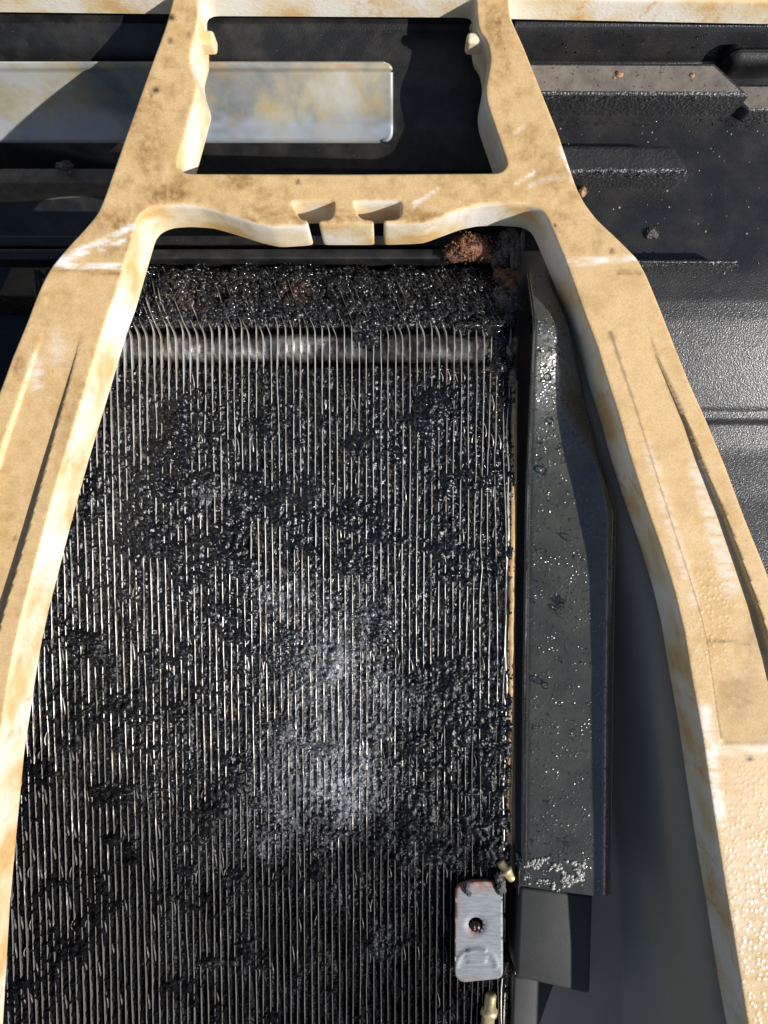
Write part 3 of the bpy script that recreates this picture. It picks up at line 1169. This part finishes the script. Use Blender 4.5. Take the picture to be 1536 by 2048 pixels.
# ------------------------------------------------------------------ metal tab
tabt = thing('metal_tab', 'zinc grey metal tab with a screw hole, rusty along its top edge', 'metal tab', P(960, 1862, .170))
TD = .1702
# outline in pixels, rounded corners, with a bite out of the top-right corner
out = []


def arc(cx, cy, r, a0, a1, n=7):
    for k in range(n):
        a_ = math.radians(a0 + (a1 - a0) * k / (n - 1))
        out.append((cx + r * math.cos(a_), cy + r * math.sin(a_)))


arc(930, 1786, 19, 180, 270)
out += [(950, 1763), (975, 1763), (988, 1766), (990, 1776), (1000, 1782), (1005, 1790)]
arc(992, 1944, 14, 0, 90)
arc(930, 1944, 20, 90, 180)
# resample
res = []
for k in range(len(out)):
    a_, b_ = np.array(out[k]), np.array(out[(k + 1) % len(out)])
    n = max(1, int(np.linalg.norm(b_ - a_) / 4))
    for q in range(n):
        res.append(tuple(a_ + (b_ - a_) * q / n))
hole = [(952 + 15 * math.cos(t_), 1851 + 15 * math.sin(t_)) for t_ in np.linspace(0, 2 * math.pi, 25)[:-1]]
pts = [Vector(p) for p in res] + [Vector(p) for p in hole]
edges = [(i, (i + 1) % len(res)) for i in range(len(res))] + [(len(res) + i, len(res) + (i + 1) % 24) for i in range(24)]
nb = len(pts)


def inside(poly, x, y):
    c = False
    j = len(poly) - 1
    for i in range(len(poly)):
        xi, yi = poly[i]
        xj, yj = poly[j]
        if (yi > y) != (yj > y) and x < (xj - xi) * (y - yi) / (yj - yi) + xi:
            c = not c
        j = i
    return c


for x in np.arange(913, 1008, 4.0):
    for y in np.arange(1766, 1962, 4.0):
        if inside(res, x, y) and math.hypot(x - 952, y - 1851) > 18 and min((x - p[0]) ** 2 + (y - p[1]) ** 2 for p in res) > 6:
            pts.append(Vector((x, y)))
cd = delaunay_2d_cdt(pts, edges, [], 0, 1e-4)
tv = cd[0]
tf = []
for f in cd[2]:
    cx = sum(tv[i][0] for i in f) / 3
    cy = sum(tv[i][1] for i in f) / 3
    if inside(res, cx, cy) and math.hypot(cx - 952, cy - 1851) > 14.6:
        tf.append(f)


def tab_z(x, y):
    z = 0.0
    # stamped emblem: dome arc over horizontal bars
    q = math.hypot((x - 953) / 40, (y - 1932) / 34)
    if y < 1936:
        z += .00032 * math.exp(-((q - 1) / .11) ** 2)
    for by, wl in ((1902, 18), (1913, 24), (1924, 20)):
        z += .00045 * math.exp(-((y - by) / 3.0) ** 2) * (1 if abs(x - 953) < wl else 0)
    z -= .0004 * math.exp(-((math.hypot(x - 952, y - 1851) - 14) / 6) ** 2)
    return z


top = [P(v[0], v[1], TD) for v in tv]
top = [(p[0], p[1], p[2] + tab_z(v[0], v[1])) for p, v in zip(top, tv)]
nT = len(top)
bot = [(p[0], p[1], p[2] - .0011) for p in top]
faces = [tuple(reversed(f)) if (tv[f[1]] - tv[f[0]]).cross(tv[f[2]] - tv[f[0]]) > 0 else tuple(f) for f in tf]
from collections import Counter
ec = Counter()
for f in faces:
    for k in range(3):
        ec[(f[k], f[(k + 1) % 3])] += 1
sides = []
for (a_, b_) in list(ec):
    if (b_, a_) not in ec:
        sides.append((b_, a_, a_ + nT, b_ + nT))
o = mesh_obj('plate', top + bot, faces + sides, M_TAB, tabt, True)
rst = []
for v in list(tv) * 2:
    x, y = v
    r_ = max(0, 1 - (y - 1763) / 26) * 1.1 + max(0, 1 - (x - 911) / 14) * .8 * max(0, 1 - (y - 1763) / 190) + max(0, 1 - math.hypot(x - 950, y - 1858) / 26) * .7 + max(0, (y - 1950) / 12) * .4
    rst.append(min(1, r_))
at = o.data.attributes.new('rust', 'FLOAT', 'POINT')
at.data.foreach_set('value', rst)
for e in o.data.edges:
    pass
bm = bmesh.new()
X, Y, Z = P(951, 1853, TD + .0012)
r0 = bmesh.ops.create_uvsphere(bm, u_segments=20, v_segments=12, radius=.00135)
for q in r0['verts']:
    s_ = -.0005 if abs(q.co.x) < .0002 and q.co.z > 0 else 0
    q.co = Vector((q.co.x + X, q.co.y + Y, q.co.z * .7 + Z + s_))
bm_obj('screw', bm, M_SCREW, tabt)
lump('dirt_strand', [(936, 1775, .1694, 5, 18, 5, 2.0), (938, 1788, .1696, 6, 6, 5, 4.0)], M_SOOT, 'thin black dirt strand hanging over the top of the metal tab', 'dirt strand', None, 3, .5)
lump('dirt_strand', [(1003, 1772, .1698, 9, 20, 8, 6.0), (998, 1756, .1700, 10, 12, 8, 3.0)], M_SOOT, 'black dirt clot between the metal tab and the brass ferrule', 'dirt strand', None, 3, .7)

# ------------------------------------------------------------------ yellowed plastic frame
frame = thing('plastic_frame', 'yellowed cream plastic grille frame with spreading arms over the coil', 'frame', P(680, 400, .165))


outer = [(-420, -190), (1950, -190), (1950, 9), (1536, 4), (1030, -6), (1019, -4),
         (1023, 36), (1048, 90), (1083, 178), (1118, 265), (1153, 370), (1170, 404), (1195, 437), (1238, 477), (1277, 516), (1296, 552), (1329, 633), (1355, 700), (1381, 765), (1414, 838),
         (1453, 932), (1492, 1037), (1534, 1140), (1585, 1290), (1640, 1480), (1705, 1760), (1780, 2230), (1860, 2750),
         (1600, 2750), (1528, 2230), (1492, 2040), (1465, 1872), (1443, 1742), (1422, 1606), (1402, 1469), (1382, 1360), (1366, 1262), (1346, 1180), (1320, 1096), (1286, 1000), (1256, 906), (1236, 832), (1214, 765),
         (1192, 692), (1172, 640), (1132, 528), (1098, 446), (1085, 421), (1062, 410), (1010, 407), (965, 409), (930, 417), (852, 446),
         (771, 449), (767, 443), (768, 438), (800, 436), (802, 405), (792, 402), (712, 403), (709, 408), (720, 436), (746, 438), (748, 446), (742, 449),
         (644, 449), (637, 446), (638, 438), (664, 436), (668, 405), (660, 402), (588, 403), (584, 408), (600, 436), (613, 438), (616, 444), (612, 450),
         (545, 454), (505, 445), (440, 424), (400, 413), (350, 410), (312, 413), (288, 424), (276, 440),
         (250, 530), (234, 587), (214, 640), (197, 697), (175, 770), (150, 852), (128, 925), (96, 1040), (66, 1155), (46, 1231), (29, 1307), (17, 1377), (6, 1450), (-8, 1540), (-24, 1700), (-40, 1870), (-62, 2230), (-100, 2750),
         (-420, 2750), (-330, 2230), (-290, 1800), (-240, 1450), (-150, 1150), (-80, 960), (0, 775), (23, 712), (47, 655), (75, 582), (90, 550), (104, 528), (135, 491), (167, 457), (193, 426), (206, 396), (250, 270), (300, 130), (330, 50),
         (344, 0), (345, -13), (330, -16), (0, -20), (-420, -22)]
hole = [(414, -12), (398, -4), (398, 30), (392, 70), (384, 98), (381, 112), (385, 136), (393, 160), (397, 175), (381, 235), (358, 318), (357, 334), (371, 345),
        (700, 346), (1000, 344), (1013, 330), (1010, 316), (972, 206), (969, 176), (980, 118), (974, 84), (956, 60), (952, 26), (952, -4), (936, -9)]


def smooth_closed(poly, iters=2, cut=.22, spacing=5.0):
    p = np.array(poly, float)
    for _ in range(iters):
        nx_ = np.roll(p, -1, 0)
        ln = np.linalg.norm(nx_ - p, axis=1, keepdims=True)
        c = np.minimum(cut, 7.0 / np.maximum(ln, 1e-6))   # round corners by at most ~7 px
        q = np.empty((len(p) * 2, 2))
        q[0::2] = p + (nx_ - p) * c
        q[1::2] = nx_ - (nx_ - p) * c
        p = q
    o_ = []
    for k in range(len(p)):
        a_, b_ = p[k], p[(k + 1) % len(p)]
        n = max(1, int(round(np.linalg.norm(b_ - a_) / spacing)))
        for s in range(n):
            o_.append(a_ + (b_ - a_) * s / n)
    o_ = np.array(o_)
    # drop near-duplicates
    keep_ = [0]
    for k in range(1, len(o_)):
        if np.linalg.norm(o_[k] - o_[keep_[-1]]) > 1.2:
            keep_.append(k)
    return o_[keep_]


def normals2d(p, material_left):
    t = np.roll(p, -1, 0) - np.roll(p, 1, 0)
    t /= np.maximum(np.linalg.norm(t, axis=1, keepdims=True), 1e-9)
    n = np.stack([-t[:, 1], t[:, 0]], 1)
    return n if material_left else -n


def area2(p):
    x, y = p[:, 0], p[:, 1]
    return .5 * np.sum(x * np.roll(y, -1) - np.roll(x, -1) * y)


oc = smooth_closed(outer)
hc = smooth_closed(hole)
on = normals2d(oc, area2(oc) > 0)           # pointing into the material
hn = -normals2d(hc, area2(hc) > 0)
PROF = [(0.0, .0115), (0.0, .0095), (0.0, .0075), (0.0, .0055), (0.0, .0035), (0.0, .0018), (0.3, .0010), (1.3, .00045), (3.0, .00013), (5.4, 0.0)]   # (inset px, drop m)

# panel lines on the arms
RL = [(1218, 655), (1244, 733), (1270, 808), (1309, 932), (1348, 1053), (1381, 1154), (1404, 1229), (1419, 1296), (1433, 1398), (1444, 1486)]
RR = [(1292, 645), (1316, 717), (1342, 775), (1378, 855), (1404, 925), (1449, 1030), (1492, 1147), (1520, 1225), (1550, 1330), (1585, 1486)]
LL = [(90, 648), (76, 690), (60, 735), (38, 800), (10, 880), (-20, 970), (-60, 1100), (-120, 1290), (-150, 1486)]
LR = [(168, 648), (150, 715), (132, 780), (112, 850), (88, 935), (56, 1050), (30, 1140), (4, 1225), (-22, 1330), (-50, 1486)]


def line_x(line, y):
    ys_ = [q[1] for q in line]
    xs_ = [q[0] for q in line]
    return np.interp(y, ys_, xs_)


def panel_depth(y):
    return np.interp(y, [650, 760, 1000, 1250, 1360, 1484], [0, .0005, .0012, .0016, .0016, .0002])


def relief(px, py):
    px = np.asarray(px, float)
    py = np.asarray(py, float)
    inR = (px > line_x(RL, py)) & (px < line_x(RR, py)) & (py > 650) & (py < 1486)
    inL = (px > line_x(LL, py)) & (px < line_x(LR, py)) & (py > 650) & (py < 1486)
    return np.where(inR | inL, panel_depth(py), 0.0)


inset = PROF[-1][0]
oi = oc + on * inset
hi = hc + hn * inset
pts2 = [Vector(p) for p in oi] + [Vector(p) for p in hi]
e2 = [(i, (i + 1) % len(oi)) for i in range(len(oi))] + [(len(oi) + i, len(oi) + (i + 1) % len(hi)) for i in range(len(hi))]


def inside_np(poly, x, y):
    c = np.zeros(x.shape, bool)
    xj, yj = poly[-1]
    for xi, yi in poly:
        if yi != yj:
            m = ((yi > y) != (yj > y)) & (x < (xj - xi) * (y - yi) / (yj - yi) + xi)
            c ^= m
        xj, yj = xi, yi
    return c


GXp, GYp = np.meshgrid(np.arange(-420, 1860, 6.0), np.arange(-185, 2746, 6.0))
GXp = GXp + (np.arange(GXp.shape[0]) % 2)[:, None] * 3.0
gxp = GXp.ravel()
gyp = GYp.ravel()
ok = inside_np(oi, gxp, gyp) & ~inside_np(hi, gxp, gyp)
gxp = gxp[ok]
gyp = gyp[ok]
bd = np.concatenate([oi, hi])
keepm = np.ones(len(gxp), bool)
for k in range(0, len(gxp), 2000):
    d2 = (gxp[k:k + 2000, None] - bd[None, :, 0]) ** 2 + (gyp[k:k + 2000, None] - bd[None, :, 1]) ** 2
    keepm[k:k + 2000] = d2.min(1) > 9.0
for ln in (RL, RR, LL, LR):
    keepm &= ~((np.abs(gxp - line_x(ln, gyp)) < 4.5) & (gyp > 640) & (gyp < 1495))
keepm &= ~((np.abs(gyp - 1486) < 4) & ((gxp > 1440) | (gxp < -40)))
gxp = gxp[keepm]
gyp = gyp[keepm]
pts2 += [Vector((a_, b_)) for a_, b_ in zip(gxp, gyp)]
extra = []
for ln in (RL, RR, LL, LR):
    for y in np.arange(652, 1484, 4.0):
        x = float(line_x(ln, y))
        extra += [(x - 1.0, y), (x + 1.0, y)]
for x in np.arange(1448, 1584, 4.0):
    extra += [(x, 1485.0), (x, 1487.5)]
ex = np.array(extra)
okx = inside_np(oi, ex[:, 0], ex[:, 1])
pts2 += [Vector(p) for p in ex[okx]]
res2 = delaunay_2d_cdt(pts2, e2, [], 0, 1e-5)
V2 = np.array([v[:] for v in res2[0]])
T2 = np.array([f for f in res2[2] if len(f) == 3])
cen = V2[T2].mean(1)
okf = inside_np(oi, cen[:, 0], cen[:, 1]) & ~inside_np(hi, cen[:, 0], cen[:, 1])
T2 = T2[okf]
# orientation: pixel y is down, so flip to face the lens
a_, b_, c_ = V2[T2[:, 0]], V2[T2[:, 1]], V2[T2[:, 2]]
crs = (b_[:, 0] - a_[:, 0]) * (c_[:, 1] - a_[:, 1]) - (b_[:, 1] - a_[:, 1]) * (c_[:, 0] - a_[:, 0])
T2[crs > 0] = T2[crs > 0][:, ::-1]

Dv = frameD(V2[:, 1])
topV = np.stack([(V2[:, 0] - 768) / F * Dv, (1024 - V2[:, 1]) / F * Dv, H - Dv - relief(V2[:, 0], V2[:, 1])], 1)
allV = [topV]
allF = [tuple(f) for f in T2]
srcpx = [V2]
wallA = [np.zeros(len(V2))]
off = len(V2)
# map boundary points to CDT output vertices
omap = {}
for i_, srcs in enumerate(res2[3]):
    for s_ in srcs:
        omap[s_] = i_
for (cc, nn, base_i) in ((oc, on, 0), (hc, hn, len(oc))):
    n = len(cc)
    ringids = []
    for (ins, drop) in PROF[:-1]:
        p = cc + nn * ins
        D_ = frameD(p[:, 1])
        allV.append(np.stack([(p[:, 0] - 768) / F * D_, (1024 - p[:, 1]) / F * D_, H - D_ - drop * np.interp(p[:, 1], [-20, 12, 70], [.58, .58, 1.0])], 1))
        srcpx.append(p)
        wallA.append(np.full(n, 1.0 if drop > .0009 else (.75 if drop > .0003 else .15)))
        ringids.append(list(range(off, off + n)))
        off += n
    ringids.append([omap[base_i + k] for k in range(n)])
    flip = (area2(cc) > 0) if base_i == 0 else (area2(cc) < 0)
    for r_ in range(len(ringids) - 1):
        A, B = ringids[r_], ringids[r_ + 1]
        for k in range(n):
            k2 = (k + 1) % n
            f = (A[k], B[k], B[k2], A[k2])
            allF.append(f if flip else tuple(reversed(f)))
allV = np.concatenate(allV)
srcpx = np.concatenate(srcpx)
wallA = np.concatenate(wallA)
FX, FY = srcpx[:, 0], srcpx[:, 1]
fz = fbm(FX / 26, FY / 26, 51, 4)


def seg_mask(x0, y0, x1, y1, w0, w1=None, soft=1.0):
    w1 = w0 if w1 is None else w1
    dx, dy = x1 - x0, y1 - y0
    t = np.clip(((FX - x0) * dx + (FY - y0) * dy) / (dx * dx + dy * dy), 0, 1)
    d = np.hypot(FX - (x0 + t * dx), FY - (y0 + t * dy))
    return np.clip((1 - d / (w0 + (w1 - w0) * t)) * 1.6 * soft, 0, 1)


def ell(cx, cy, rx, ry):
    return np.clip(1.3 * (1 - np.sqrt(((FX - cx) / rx) ** 2 + ((FY - cy) / ry) ** 2)), 0, 1)


topm = 1 - np.clip(wallA, 0, 1)
stain_tone = (.75 * ell(330, 385, 70, 26) + .6 * ell(470, 365, 50, 22) + .5 * ell(560, 430, 60, 24) + .5 * ell(300, 290, 50, 70) + .55 * ell(215, 440, 60, 35) + .5 * ell(230, 500, 50, 30)
         + .7 * ell(38, 730, 18, 36) + .4 * ell(150, 850, 60, 120) + .35 * ell(420, 440, 90, 20) + .45 * ell(1000, 60, 40, 60) + .3 * ell(1180, 600, 60, 40) + .25 * ell(1250, 560, 60, 30)
         + .7 * ell(30, 1420, 40, 150) * 0 + .45 * ell(1480, 1390, 60, 70) + .45 * ell(1515, 1300, 25, 90) + .5 * ell(260, 225, 30, 60) + .3 * ell(850, 430, 60, 20)) * topm
stain_tone += .55 * seg_mask(945, 0 + 526, 1280, 546, 8) * topm * (FX > 1230) + .5 * seg_mask(100, 536, 245, 548, 7) * topm
rim_d = np.min(np.stack([np.abs(FX - np.interp(FY, [q[1] for q in ARM_IN], [q[0] for q in ARM_IN])), np.abs(FX - np.interp(FY, [q[1] for q in ARM_OUT], [q[0] for q in ARM_OUT]))]), 0)
stain_tone += .30 * np.clip(1 - rim_d / 16, 0, 1) * (FX > 900) * (FY > 430) * topm * np.clip((fz - .35) * 4, 0, 1)
stain_tone += .14 * np.clip((fz - .50) * 5, 0, 1) * topm
stain_tone += (.18 + .26 * np.clip((fz - .45) * 5, 0, 1)) * np.clip((560 - FY) / 80, 0, 1) * np.clip((FY + 5) / 20, 0, 1) * topm
stain_tone += .13 * (FX < 400) * (FY > 540) * topm  # left arm evenly darker over its whole top face
in_d = np.abs(FX - np.interp(FY, [440, 530, 640, 770, 925, 1155, 1307, 1450, 2230], [276, 250, 214, 175, 128, 66, 29, 6, -62]))
stain_tone += .30 * np.clip(1 - in_d / 22, 0, 1) * (FX < 400) * (FY > 430) * topm * np.clip((fz - .38) * 5, 0, 1)
stain_tone += .45 * np.clip((FY - 415) / 30, 0, 1) * (FY < 452) * (FX > 300) * (FX < 1080) * topm * np.clip((fz - .35) * 4, 0, 1)
stain_tone = np.clip(stain_tone, 0, 1)
wear = (seg_mask(118, 524, 170, 500, 16, 12) + seg_mask(150, 510, 265, 452, 9, 8) + .9 * seg_mask(200, 500, 250, 480, 6) + .8 * seg_mask(135, 532, 240, 532, 9) + .9 * seg_mask(826, 410, 878, 378, 7, 3)
        + .8 * seg_mask(1120, 295, 1150, 360, 5, 8) + .7 * seg_mask(1030, 370, 1068, 345, 3, 4) + .5 * seg_mask(1030, 265, 1050, 250, 4) + .8 * seg_mask(1135, 526, 1270, 516, 9)
        + .35 * seg_mask(1060, 370, 1130, 350, 8) + .45 * seg_mask(1400, 935, 1470, 1180, 24) * (FX < line_x(RR, FY)) + .3 * seg_mask(1300, 900, 1390, 1200, 20) + .4 * seg_mask(1425, 1500, 1536, 1496, 18) * (FY > 1484)
        + .55 * ell(70, 750, 22, 55) + .3 * ell(115, 700, 30, 60)
        + .7 * seg_mask(1410, 1420, 1440, 1640, 18) + .3 * ell(1500, 1800, 120, 320)) * (topm + .2)
wear = np.clip(wear, 0, 1)
grim = np.zeros(len(FX))
for cx, cy, r in ((312, 180, 7), (303, 190, 4), (343, 35, 7), (341, 82, 5), (378, 70, 4), (596, 364, 5), (1224, 502, 5), (1110, 450, 3), (23, 1078, 4), (1500, 1518, 6), (808, 470, 7), (845, 466, 5)):
    grim = np.maximum(grim, ell(cx, cy, r * 1.6, r * 1.3))
crack = np.clip(1.5 - np.abs(FX - line_x(RL, FY)) / 1.3, 0, 1) * (FY > 662) * (FY < 1480) * topm * .85
crack += np.clip(1.5 - np.abs(FY - (1284 + (FX - 1418) * .06)) / 3, 0, 1) * (FX > 1418) * (FX < 1512) * topm * .45
grim = np.clip(np.maximum(grim, crack), 0, 1)
speck = np.clip(ell(1000, 90, 80, 160) * 1.2 + ell(370, 60, 70, 120) * .6 + ell(1040, 190, 60, 80) * .6 + .18, 0, 1) * topm
rust = np.clip(.55 * (wallA > .9) * np.clip((fz - .56) * 5, 0, 1) * (np.where(FX > 1100, 1, .8)), 0, 1)
rust = np.maximum(rust, ell(586, 420, 10, 14) + ell(716, 415, 8, 14))
rust = np.clip(rust + ell(1230, 505, 5, 5), 0, 1)
wet = np.clip(1.2 * (1 - np.hypot((FX - 1560) / 230, (FY - 1900) / 480)), 0, 1) + .75 * ell(1430, 1230, 60, 170) + .3 * (wallA > .9) + .6 * seg_mask(97, 1040, 29, 1330, 14)
wet = np.clip(wet, 0, 1)

# vertex normals of the whole shell, so that the split parts stay seamless
Fn = np.zeros_like(allV)
tri = []
for f in allF:
    if len(f) == 3:
        tri.append(f)
    else:
        tri.append((f[0], f[1], f[2]))
        tri.append((f[0], f[2], f[3]))
tri = np.array(tri)
cr = np.cross(allV[tri[:, 1]] - allV[tri[:, 0]], allV[tri[:, 2]] - allV[tri[:, 0]])
for k in range(3):
    np.add.at(Fn, tri[:, k], cr)
Fn /= np.maximum(np.linalg.norm(Fn, axis=1, keepdims=True), 1e-12)

regions = {}
FXl, FYl = FX.tolist(), FY.tolist()
for f in allF:
    cx = sum(FXl[q] for q in f) / len(f)
    cy = sum(FYl[q] for q in f) / len(f)
    if cy < -7 or (cy < 40 and (cx > 1036 or cx < 322)) or (cy < 12 and 408 < cx < 942):
        k_ = 'top_rail'
    elif cy < 345:
        k_ = 'post_a' if cx < 700 else 'post_b'
    elif cy < 532 and 250 - (cy - 345) * .0 < cx < 1110 + (cy - 345) * .0 and cy < 470:
        k_ = 'crossbar'
    else:
        k_ = 'arm_a' if cx < 700 else 'arm_b'
    regions.setdefault(k_, []).append(f)
plab = {'post_a': 'post beside the metal strip', 'post_b': 'post beside the dusty brown rib', 'arm_a': 'arm with a dark line of shadow along its groove', 'arm_b': 'arm with a thin crack along its groove'}
for k_, fs in regions.items():
    used = sorted({i for f in fs for i in f})
    remap = {g: l for l, g in enumerate(used)}
    o = mesh_obj(k_.split('_')[0] if k_ != 'top_rail' else 'top_rail', allV[used], [tuple(remap[i] for i in f) for f in fs], M_PLASTIC, frame)
    for nm, arr in (('wall', wallA), ('stain_tone', stain_tone), ('wear', wear), ('grime', grim), ('speck', speck), ('rust', rust), ('wet', wet)):
        at = o.data.attributes.new(nm, 'FLOAT', 'POINT')
        at.data.foreach_set('value', arr[used].astype(np.float32))
    o.data.normals_split_custom_set_from_vertices([tuple(x) for x in Fn[used]])
    if k_ in plab:
        o['label'] = plab[k_]


# clip tabs on the posts
def clip(px0, px1, py0, py1, D, th):
    bm = bmesh.new()
    t = [P(px0, py1, D), P(px1, py1, D), P(px1, py0, D), P(px0, py0, D)]
    bevel_box(bm, t + [(p[0], p[1], p[2] - th) for p in t], .0008, 3)
    o = bm_obj('clip', bm, M_PLASTIC, frame)
    at = o.data.attributes.new('wall', 'FLOAT', 'POINT')
    at.data.foreach_set('value', [1.0] * len(o.data.vertices))
    o.modifiers.new('wn', 'WEIGHTED_NORMAL')


clip(380, 427, 58, 86, .1535, .0045)
clip(934, 985, 62, 84, .1512, .0048)
